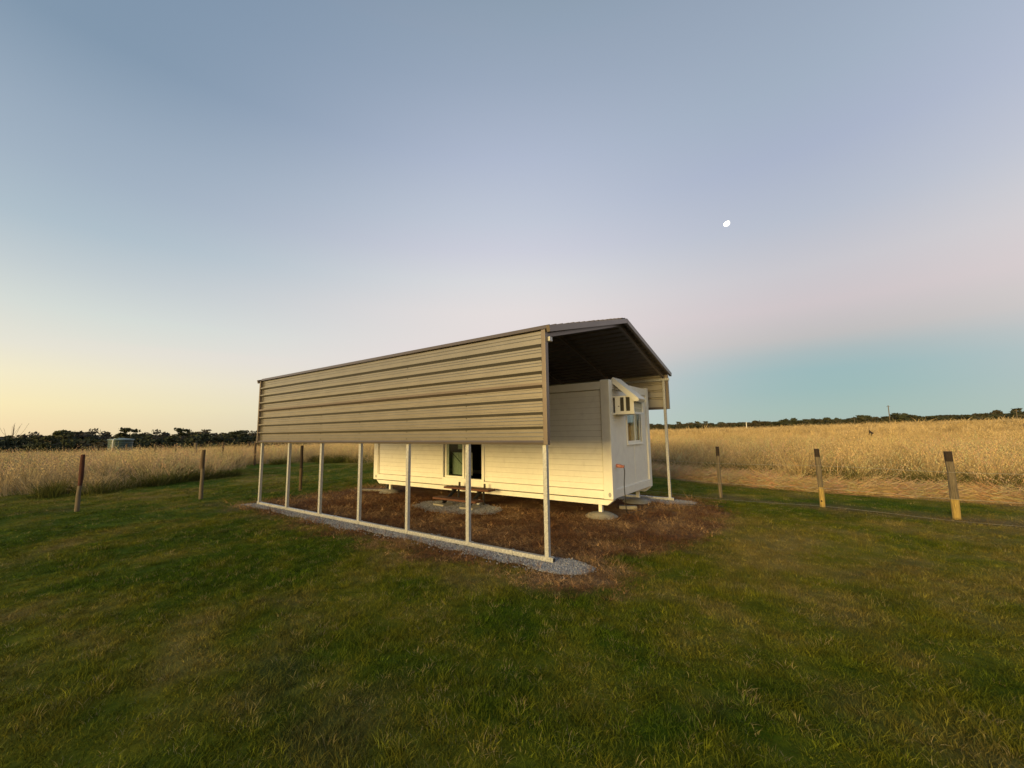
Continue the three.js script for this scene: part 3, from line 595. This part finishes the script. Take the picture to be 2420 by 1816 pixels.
// ---------------------------------------------------------------- distant things
const polar = (a, d) => { const r = a * Math.PI / 180; return [CAM.x - d * Math.sin(r), CAM.z - d * Math.cos(r)]; };
{
  const [x, z] = polar(79.2, 68), g = terr(x, z), R = 1.1, hgt = 1.5 - g;
  const t = thing('water_tank', 'round dark green water tank with pale roof in front of the trees', 'water tank', [x, g, z]);
  const pr = [[R - 0.05, -0.1]]; for (let i = 0; i <= 40; i++) pr.push([R + 0.025 * Math.sin(i * 1.57), hgt * 0.98 * i / 40]);
  part(t, 'tank_wall', new THREE.LatheGeometry(pr.map(p => new THREE.Vector2(...p)), 56), M.tank);
  part(t, 'tank_roof', new THREE.LatheGeometry([[R + 0.09, hgt * 0.97], [R + 0.1, hgt], [R * 0.9, hgt + 0.04], [0.3, hgt + 0.12], [0.26, hgt + 0.17], [0, hgt + 0.175]].map(p => new THREE.Vector2(...p)), 56), M.tankroof);
  part(t, 'inlet_hatch', new THREE.CylinderGeometry(0.2, 0.21, 0.09, 20).translate(R * 0.4, hgt + 0.08, R * 0.45), M.tankroof);
  part(t, 'outlet_pipe', tube([[R * 0.8, hgt + 0.05, R * 0.72], [R * 0.86, hgt - 0.1, R * 0.78], [R * 0.85, 0, R * 0.77]], 0.04), M.pipe);
}
{
  const pole = (a, d, hgt, r, m, label, arm) => { const [x, z] = polar(a, d), g = terr(x, z); const t = thing('utility_pole', label, 'pole', [x, g, z]); part(t, 'pole', new THREE.CylinderGeometry(r * 0.7, r, hgt + 1, 10).translate(0, hgt / 2 - 0.5, 0), m); if (arm) part(t, 'crossarm', new THREE.BoxGeometry(arm, 0.12, 0.1).translate(0, hgt - 0.5, 0), m); };
  pole(-6.4, 235, 9.3, 0.2, WOOD.grey, 'tall slim pole rising above the far wood behind the golden field', 1.2);
  pole(6.5, 225, 4.4, 0.22, mat(C(0.75, 0.73, 0.7), 0.7), 'short white pole in front of the far wood', 0);
  pole(-14.7, 230, 5.4, 0.16, WOOD.grey, 'short grey pole against the far wood where the field rises', 0.9);
  pole(-3.6, 232, 4.2, 0.14, WOOD.grey, 'faint thin grey pole between the white pole and the tall slim pole', 0);
}
{
  const [x, z] = polar(-4.75, 58), g = terr(x, z);
  const t = thing('tree_stump', 'dark pointed timber stub sticking out of the golden grass', 'stump', [x, g, z]);
  const q = postGeo(0.2, 0.15, 0, 1.05 - g, 3.3); part(t, 'trunk', q, WOOD.cap);
  const c = new THREE.ConeGeometry(0.24, 0.55, 7, 3).scale(1, 1, 0.5).rotateZ(0.35); c.translate(0.02, 1.22 - g, 0); part(t, 'split_top', c, WOOD.cap);
}

// trees
const LEAF = [[0.034, 0.040, 0.017], [0.045, 0.046, 0.022], [0.028, 0.036, 0.015], [0.058, 0.050, 0.026], [0.040, 0.048, 0.016], [0.065, 0.058, 0.045]].map(c => mat(C(...c), 0.9));
const BARK = mat(C(0.15, 0.12, 0.095), 0.95, { map: woodTex });
function crownGeo(s, wide, tall, y0, clumps, per, q) {
  const old = seed; seed = s * 7919 + 11; const pos = [];
  for (let c = 0; c < clumps; c++) {
    const a = rnd() * 6.283, rad = Math.sqrt(rnd()) * wide, hy = Math.pow(1 - (rad / wide) ** 2 * 0.85, 0.6);
    const cx = Math.cos(a) * rad, cz = Math.sin(a) * rad, cy = y0 + tall * hy * rr(0.12, 1), cr = rr(0.35, 0.75) * wide * 0.42;
    for (let k = 0; k < per; k++) {
      const d = new THREE.Vector3(rnd() - 0.5, rnd() - 0.5, rnd() - 0.5).normalize().multiplyScalar(cr * Math.cbrt(rnd()) * rr(0.8, 1.15)); d.y *= 0.55;
      const o = new THREE.Vector3(cx + d.x, cy + d.y, cz + d.z), u = new THREE.Vector3(rnd() - 0.5, rnd() - 0.5, rnd() - 0.5).normalize(), v = new THREE.Vector3(rnd() - 0.5, rnd() - 0.5, rnd() - 0.5).cross(u).normalize();
      const l = q * rr(0.6, 1.5), w = l * rr(0.35, 0.6); u.multiplyScalar(l); v.multiplyScalar(w);
      pos.push(o.x - u.x, o.y - u.y, o.z - u.z, o.x + v.x, o.y + v.y, o.z + v.z, o.x + u.x, o.y + u.y, o.z + u.z, o.x - u.x, o.y - u.y, o.z - u.z, o.x + u.x, o.y + u.y, o.z + u.z, o.x - v.x, o.y - v.y, o.z - v.z);
    }
  }
  seed = old; return flat(pos);
}
function trunkGeo(s, h, wide) {
  const old = seed; seed = s * 331 + 5; const gs = [new THREE.CylinderGeometry(0.08, 0.17, h, 8, 3).translate(0, h / 2, 0)];
  for (let i = 0; i < 6; i++) { const a = rnd() * 6.28, y = h * rr(0.3, 0.9); gs.push(tube([[0, y, 0], [Math.cos(a) * wide * 0.2, y + h * 0.12, Math.sin(a) * wide * 0.2], [Math.cos(a) * wide * 0.42, y + h * 0.16, Math.sin(a) * wide * 0.42]], 0.05, 8, 5)); }
  seed = old; return mergeGeometries(gs.map(g => { g = g.index ? g.toNonIndexed() : g; return g; }));
}
{
  const kinds = [0, 1, 2, 3, 4, 5].map(i => ({ crown: crownGeo(i + 1, rr(1.9, 2.9), rr(2.0, 2.9), i % 3 === 1 ? 0.9 : 0.3, 32, 46, 0.2), trunk: trunkGeo(i + 1, i % 3 === 1 ? 2.4 : 1.6, 2.2) }));
  const names = ['dark dense bushy tree in the wood beyond the long grass', 'flat-topped gum tree standing over the wood beyond the long grass', 'low dark shrubby tree at the front of the wood beyond the long grass', 'brownish bushy tree in the wood beyond the long grass', 'green bushy tree in the wood beyond the long grass', 'pale grey-leaved tree in the wood beyond the long grass'];
  const plant = (a, d, k, s) => {
    const [x, z] = polar(a, d), t = thing(k === 1 ? 'gum_tree' : 'bushy_tree', names[k], 'tree', [x, terr(x, z) - 0.05, z], rnd() * 6.28, 'wood beyond the long grass');
    t.scale.set(s * rr(0.9, 1.35), s, s * rr(0.9, 1.35)); part(t, 'trunk', kinds[k].trunk, BARK); part(t, 'crown', kinds[k].crown, LEAF[k]);
  };
  for (let i = 0; i < 44; i++) { const a = 63.5 + i * 0.78 + rr(-0.25, 0.25); plant(a, rr(92, 104), [0, 2, 4, 0, 3, 2][i % 6], rr(0.95, 1.25)); }
  for (let i = 0; i < 40; i++) { const a = 63 + i * 0.85 + rr(-0.4, 0.4); plant(a, rr(112, 132), [1, 5, 3, 1, 0][i % 5], rr(1.15, 1.6)); }
  // bare dead tree
  const [x, z] = polar(86.2, 96), t = thing('dead_tree', 'leafless pale dead tree standing over the wood, thin upright branches', 'tree', [x, terr(x, z), z]);
  const gs = []; for (let i = 0; i < 9; i++) { const a = i * 2.4, r = rr(0.5, 1.6), y = rr(1.6, 3.4); gs.push(tube([[0, y, 0], [Math.cos(a) * r * 0.6, y + 1.1, Math.sin(a) * r * 0.6], [Math.cos(a) * r, y + rr(1.6, 2.6), Math.sin(a) * r]], 0.013, 8, 5)); }
  part(t, 'trunk', new THREE.CylinderGeometry(0.02, 0.12, 5.0, 8).translate(0, 2.4, 0), BARK); part(t, 'branches', mergeGeometries(gs), BARK);

  // the far wood along the skyline reads as one mass
  const bush = [71, 72, 73].map(q => crownGeo(q, 3, 4.1, -0.3, 44, 34, 0.42)), far = [], NN = 1150;
  for (let i = 0; i < NN; i++) { const a = -48 + 112 * (i + rr(-1, 1)) / NN, d = rr(262, 320) - Math.max(0, (a - 30)) * 3.2; far.push([a, d]); }
  [0, 3, 4].forEach((k, q) => {
    const list = far.filter((_, i) => i % 3 === q), im = new THREE.InstancedMesh(bush[q], LEAF[[0, 3, 1][q]], list.length), m = new THREE.Matrix4(), Q = new THREE.Quaternion();
    list.forEach(([a, d], i) => { const [x, z] = polar(a, d), s = rr(1.2, 1.55); Q.setFromAxisAngle(new THREE.Vector3(0, 1, 0), rnd() * 6.28); m.compose(new THREE.Vector3(x, terr(x, z) + 0.35, z), Q, new THREE.Vector3(s * 1.35, s * (rnd() < 0.05 ? 1.15 : 0.84), s * 1.35)); im.setMatrixAt(i, m); });
    im.name = numbered('far_wood'); im.castShadow = im.receiveShadow = true; im.userData.kind = 'stuff'; scene.add(im);
    tag(im, ['far dark wood along the skyline behind the golden field', 'brown-leaved bushes of the far wood behind the golden field', 'greener bushes of the far wood behind the golden field'][q], 'wood', 'far wood');
  });
}

// moon: nearly full, over the far field
{
  const g = new THREE.SphereGeometry(1, 40, 24), p = g.attributes.position;
  for (let i = 0; i < p.count; i++) if (p.getX(i) < 0) p.setX(i, p.getX(i) * 0.55);
  const m = top('moon', g, new THREE.MeshStandardMaterial({ color: C(0.6, 0.6, 0.56), roughness: 1, emissive: C(1, 0.99, 0.9), emissiveIntensity: 1.6 }));
  const d = new THREE.Vector3(-0.10972, 0.41690, -0.90231); m.position.copy(CAM).addScaledVector(d, 5000); m.lookAt(CAM); m.rotateZ(-1.1); m.scale.setScalar(32);
  tag(m, 'white gibbous moon in the clear dusk sky above the field', 'moon');
}

// ---------------------------------------------------------------- grasses and gravel
function tuft(s, nb, spread, h0, h1, w, bend, segs = 3, heads = 0) {
  const old = seed; seed = s * 1013 + 77; const pos = [];
  for (let b = 0; b < nb; b++) {
    const a = rnd() * 6.283, r = spread * Math.sqrt(rnd()), bx = Math.cos(a) * r, bz = Math.sin(a) * r, dir = a + rr(-0.9, 0.9), h = rr(h0, h1), bd = h * bend * rr(0.3, 1.2), tw = rnd() * 6.283, wx = Math.cos(tw) * w * 0.5, wz = Math.sin(tw) * w * 0.5;
    const at = t => [bx + Math.cos(dir) * bd * t * t, h * (t - 0.25 * bend * t * t), bz + Math.sin(dir) * bd * t * t];
    for (let k = 0; k < segs; k++) {
      const t0 = k / segs, t1 = (k + 1) / segs, p0 = at(t0), p1 = at(t1), w0 = 1 - t0 * 0.75, w1 = k === segs - 1 ? 0.06 : 1 - t1 * 0.75;
      const A = [p0[0] - wx * w0, p0[1], p0[2] - wz * w0], B = [p0[0] + wx * w0, p0[1], p0[2] + wz * w0], D = [p1[0] + wx * w1, p1[1], p1[2] + wz * w1], E = [p1[0] - wx * w1, p1[1], p1[2] - wz * w1];
      pos.push(...A, ...B, ...D, ...A, ...D, ...E);
    }
    if (heads && rnd() < heads) for (let k = 0; k < 5; k++) { const p = at(0.82 + 0.05 * k), o = 0.016 * (k % 2 ? 1 : -1), c = Math.cos(tw + k), q = Math.sin(tw + k); pos.push(p[0], p[1], p[2], p[0] + o * c, p[1] + 0.028, p[2] + o * q, p[0] - o * q * 0.3, p[1] + 0.05, p[2] + o * c * 0.3); }
  }
  seed = old; return flat(pos);
}
function scatter(name, label, category, geos, material, list, group, order = 'XYZ') {        // list: [x,y,z,scale,scaleY,color]
  const per = geos.map(() => []); list.forEach((p, i) => per[i % geos.length].push(p));
  const m = new THREE.Matrix4(), q = new THREE.Quaternion(), e = new THREE.Euler(), v = new THREE.Vector3(), s = new THREE.Vector3(), c = new THREE.Color();
  geos.forEach((g, k) => {
    const im = new THREE.InstancedMesh(g, material, per[k].length);
    per[k].forEach(([x, y, z, sc, sy, col, tx = 0, tz = 0], i) => {
      e.set(tx, rnd() * 6.283, tz, order); q.setFromEuler(e); m.compose(v.set(x, y, z), q, s.set(sc, sy, sc)); im.setMatrixAt(i, m); im.setColorAt(i, c.setRGB(...col));
    });
    im.name = numbered(name); im.castShadow = im.receiveShadow = true; im.userData.kind = 'stuff'; scene.add(im); tag(im, label, category, group);
  });
}
const matte = () => new THREE.MeshPhysicalMaterial({ color: C(1, 1, 1), roughness: 1, specularIntensity: 0.2, side: THREE.DoubleSide }), bladeMat = matte(), dryMat = matte();
const inGravel = (x, z) => {
  const n = 0.10 * noise(x * 2.2, z * 2.2) + 0.05 * noise(x * 7, z * 7);
  const strip = Math.max(Math.abs(z - 0.07 - 0.03 * Math.sin(x)) - (0.165 + 0.05 * noise(x * 0.8, 3)), -8.42 - x, x - 0.35) + n;
  const endp = Math.hypot((x - 0.2) / 0.39, (z + 0.0) / 0.29) - 1 + n * 1.6;
  const pad = Math.hypot((x + 3.8) / 1.12, (z + 2.3) / 0.66) - 1 + n * 1.5;
  const farS = Math.max(Math.abs(z + 5.5) - 0.26, -8.4 - x, x - 0.2) + n, farE = Math.hypot((x - 0.15) / 0.42, (z + 5.4) / 0.34) - 1 + n;
  return Math.min(strip, endp, pad, farS, farE);
};
{
  // lawn
  const list = [], dead = [], straw = [];
  const zones = [[0.2, 4, 1050, 180], [4, 7, 780, 75], [7, 11, 400, 68], [11, 17, 170, 66], [17, 25, 65, 64]];
  for (const [r0, r1, dens, half] of zones) {
    const n = Math.floor(dens * (half * Math.PI / 180) * (r1 * r1 - r0 * r0));
    for (let i = 0; i < n; i++) {
      const r = Math.sqrt(r0 * r0 + rnd() * (r1 * r1 - r0 * r0)), a = 36 + rr(-half, half), [x, z] = polar(a, r);
      if (x < -24.5 || z < -18.5 || x > 24.5 || !inside(x, z)) continue;
      if (rectDist(x, z, BX0, BX1, BZ0, BZ1) < 0.05 && rnd() < 0.97) continue;
      if (Math.abs(z + 0.03) < 0.05 && x > -8.3 && x < 0.1) continue;
      const dm = deadMask(x, z); const g = inGravel(x, z);
      if (g < -0.02 && rnd() < 0.985) continue;
      const k = Math.max(1, r / 7), jit = rnd() < 0.12 ? rr(1.3, 1.9) : rr(0.5, 1.15), tk = trackMask(x, z);
      if (rnd() < dm) {
        if (rnd() < 0.35) continue;
        const c = mix([0.13, 0.060, 0.028], [0.40, 0.255, 0.130], Math.max(0, Math.min(1, 0.24 + 1.7 * fbm(x * 1.7 + 40, z * 1.7, 3) + rr(-0.35, 0.45)))).map(v => v * jit);
        dead.push([x, 0, z, rr(0.8, 1.3) * k, rr(0.35, 0.75) * Math.sqrt(k), c, rr(-0.5, 0.5), rr(-0.5, 0.5)]);
        continue;
      }
      if (rnd() < tk * 0.4) continue;
      const b = lawnColor(x, z), u = rnd();
      let c = b.map(v => v * 1.08 * jit); if (u < 0.06) c = mix(c, [0.34, 0.27, 0.13], rr(0.4, 0.9)); else if (u < 0.2) c = mix(c, [0.10, 0.13, 0.03], 0.5);
      const tall = 0.66 + 1.25 * Math.max(0, fbm(x * 2.2 + 5, z * 2.2 + 9, 3) + 0.18);
      if (fbm(x * 3.1 - 8, z * 3.1 + 2, 2) < -0.3 && rnd() < 0.8) continue;
      list.push([x, 0, z, rr(0.8, 1.25) * k, rr(0.6, 1.15) * tall * (r > 9 ? 0.8 : 1), c, rr(-0.25, 0.25), rr(-0.25, 0.25)]);
    }
  }
  scatter('lawn_grass', 'short uneven green and olive grass of the lawn', 'grass', [1, 2, 3, 4].map(s => tuft(s, 11, 0.044, 0.018, 0.064, 0.0038, 0.9)), bladeMat, list, 'lawn');
  scatter('dead_grass', 'dead red-brown grass and thatch on the ground round the cabin', 'dead grass', [11, 12, 13].map(s => tuft(s, 10, 0.06, 0.03, 0.10, 0.0048, 1.5)), dryMat, dead, 'dead turf');

  // cut straw lying along the edge of the long grass
  for (let i = 0; i < 46000; i++) {
    const x = rr(-9, 16), z = rr(-13, -6.5), e = edgeDist(x, z), n = fbm(x * 0.9, z * 0.9, 3); if (e < -1.5 || e > 0.72 + n * 0.7) continue; const n2 = fbm(x * 1.7 + 3, z * 3.2, 3);
    const c = mix([0.52, 0.36, 0.20], [0.46, 0.33, 0.165], rnd()).map(v => v * rr(0.8, 1.2));
    straw.push([x, 0.02 + 0.34 * Math.max(0, n2 + 0.22) * rnd(), z, rr(0.8, 1.5), rr(0.7, 1.3), c, rr(-0.4, 0.1) + 1.5, rr(-0.25, 0.25)]);
  }
  scatter('cut_straw', 'flattened pinkish cut straw lying in front of the standing long grass', 'straw', [21, 22].map(s => tuft(s, 12, 0.16, 0.12, 0.42, 0.007, 0.22)), dryMat, straw, 'cut straw', 'YXZ');
}
{
  // the standing long grass
  const dry = [], wide = [], green = [];
  const zones = [[11, 20, 15], [20, 32, 9], [32, 60, 3.4], [60, 110, 1.1], [110, 250, 0.34]];
  for (const [r0, r1, dens] of zones) {
    const half = 76, n = Math.floor(dens * (half * Math.PI / 180) * (r1 * r1 - r0 * r0));
    for (let i = 0; i < n; i++) {
      const r = Math.sqrt(r0 * r0 + rnd() * (r1 * r1 - r0 * r0)), a = 33 + rr(-half, half), [x, z] = polar(a, r), e = edgeDist(x, z), wob = (x < -8 ? 2.2 : 0.8) * fbm(x * 0.5, z * 0.5, 3);
      const back = x > -6 && z < 0 ? 1.15 : 0; if (e > -0.05 - back + wob) continue;
      const cl = fbm(x * 1.15 + 4, z * 1.15 - 6, 2); if (-e - back + wob < 5 && cl < 0.02 && rnd() < 0.62) continue;
      const ed = -e - back + wob, y = terr(x, z) - 0.04, big = fbm(x * 0.16, z * 0.16, 3), k = r > 60 ? 1 + (r - 60) / 60 : 1;
      const lump = fbm(x * 0.55 + 21, z * 0.55, 2), hgt = (0.60 + 0.34 * sstep(0, 3, ed) + 0.5 * big + 0.75 * lump + 0.45 * cl * sstep(8, 1, ed)) * rr(0.62, 1.18) * (a > 55 ? 0.88 : 1);
      const j = rr(0.62, 1.3) * (1 + 0.5 * lump), t = Math.min(1, Math.max(0, 0.4 + big * 1.1 + rr(-0.3, 0.3)));
      const right = sstep(45, 15, a);
      let c = mix(mix([0.50, 0.37, 0.20], [0.37, 0.285, 0.14], t), mix([0.51, 0.37, 0.19], [0.39, 0.285, 0.14], t), right).map(v => v * j);
      if (r < 60 && fbm(x * 0.45 + 3, z * 0.45 + 8, 3) > 0.16 && rnd() < 0.5) c = mix(c, [0.12, 0.11, 0.03], 0.6);
      (r < 60 ? dry : wide).push([x, y, z, rr(0.8, 1.3) * (r < 32 ? 1 : 1.5) * k, hgt, c, rr(-0.16, 0.16) + 0.05 + 0.5 * lump, rr(-0.2, 0.2) - 0.12 - 0.4 * big]);
      const gp = sstep(-0.06, 0.2, fbm(x * 0.33 + 60, z * 0.33, 3)) * sstep(5, 0.3, ed);
      if (r < 34 && rnd() < 1.1 * gp + 0.08) { const m = rr(0.7, 1.3); green.push([x + rr(-0.3, 0.3), y, z + rr(-0.3, 0.3), rr(0.8, 1.5), rr(0.6, 1.35), [0.075 * m, 0.085 * m, 0.02 * m], 0, 0]); }
    }
  }
  for (let i = 0; i < 60000; i++) {
    const r = rr(11, 34), a = 33 + rr(-76, 76), [x, z] = polar(a, r), back = x > -6 && z < 0 ? 1.15 : 0, ed = -edgeDist(x, z) - back + (x < -8 ? 2.2 : 0.8) * fbm(x * 0.5, z * 0.5, 3);
    if (ed < -0.7 || ed > 1.6 || fbm(x * 0.42 + 60, z * 0.42, 3) < (x > -6 ? 0.0 : 0.1) || rnd() < 0.35) continue;
    const m = rr(0.6, 1.3), c = mix([0.075, 0.085, 0.018], [0.20, 0.16, 0.05], rnd() * rnd()).map(v => v * m);
    green.push([x, terr(x, z) - 0.03, z, rr(0.7, 1.4), rr(0.5, 1.25), c, rr(-0.15, 0.15), rr(-0.15, 0.15)]);
  }
  const stalks = [];
  for (let i = 0; i < 26000; i++) {
    const r = Math.sqrt(rr(121, 1900)), a = 33 + rr(-76, 76), [x, z] = polar(a, r), back = x > -6 && z < 0 ? 1.15 : 0, ed = -edgeDist(x, z) - back + (x < -8 ? 2.2 : 0.8) * fbm(x * 0.5, z * 0.5, 3), k = fbm(x * 0.8 + 15, z * 0.8 + 33, 2);
    if (ed < -0.15 || k < 0.02) continue;
    const c = mix([0.62, 0.47, 0.27], [0.42, 0.33, 0.17], rnd()).map(v => v * rr(0.8, 1.15));
    stalks.push([x, terr(x, z) - 0.03, z, rr(0.8, 1.4), rr(0.65, 1.05) * (0.8 + k), c, rr(-0.3, 0.3), rr(-0.35, 0.2)]);
  }
  scatter('seed_stalks', 'pale wispy seed stalks rising and leaning above the long dry grass', 'seed stalks', [61, 62].map(q => tuft(q, 12, 0.3, 0.75, 1.35, 0.007, 0.6, 5, 0.9)), dryMat, stalks, 'long grass');
  scatter('long_dry_grass', 'tall golden dry grass standing beyond the mown lawn', 'dry grass', [31, 32, 33, 34].map(s => tuft(s, 34, 0.2, 0.55, 1.12, 0.0085, 0.42, 4, 0.5)), dryMat, dry, 'long grass');
  scatter('field_grass', 'golden dry grass covering the far field up to the wood', 'dry grass', [41, 42].map(s => tuft(s, 46, 0.6, 0.6, 1.0, 0.03, 0.4, 2)), dryMat, wide, 'field grass');
  scatter('green_tussock', 'dark green tussocks at the foot of the long dry grass', 'tussock', [51, 52].map(s => tuft(s, 40, 0.22, 0.3, 0.62, 0.011, 0.9, 3)), bladeMat, green, 'tussocks');
}
{
  // gravel: a bed under loose stones
  const st = [];
  let tries = 0; while (tries++ < 260000) {
    const f = rnd(); let x, z;
    if (f < 0.42) { x = rr(-8.6, 0.75); z = rr(-0.42, 0.55); } else if (f < 0.62) { x = rr(-5.1, -2.5); z = rr(-3.1, -1.5); } else if (f < 0.7) { x = rr(-0.4, 0.75); z = rr(-0.5, 0.5); } else { x = rr(-3.2, 0.75); z = rr(-6, -4.9); }
    const g = inGravel(x, z); if (g > 0.02 + (rnd() < 0.03 ? 0.12 : 0) || (g > -0.08 && rnd() < 0.4)) continue;
    if (Math.abs(z + 0.03) < 0.034 && x < 0.06 && x > -8.2) continue;
    const v = rr(0.14, 0.36), w = rr(-0.012, 0.018), s = rr(0.006, 0.0135);
    st.push([x, 0.004 + s * rr(0.1, 0.9), z, s, s * rr(0.55, 0.9), [v + w, v, v + 0.012 - w * 0.4], rr(-0.5, 0.5), rr(-0.5, 0.5)]);
    if (st.length > 62000) break;
  }
  const rock = k => { const g = new THREE.IcosahedronGeometry(1, 0), p = g.attributes.position; for (let i = 0; i < p.count; i++) { const x = p.getX(i), y = p.getY(i), z = p.getZ(i), f = 1 + 0.45 * noise(x * 1.7 + k * 3, y * 1.7, z * 1.7); p.setXYZ(i, x * f * 1.2, y * f, z * f); } g.computeVertexNormals(); return g; };
  scatter('gravel', 'loose grey crushed gravel along the carport rails and under the step', 'gravel', [1, 2, 3].map(rock), mat(C(1, 1, 1), 0.85), st, 'gravel');
}
renderer.render(scene, camera);
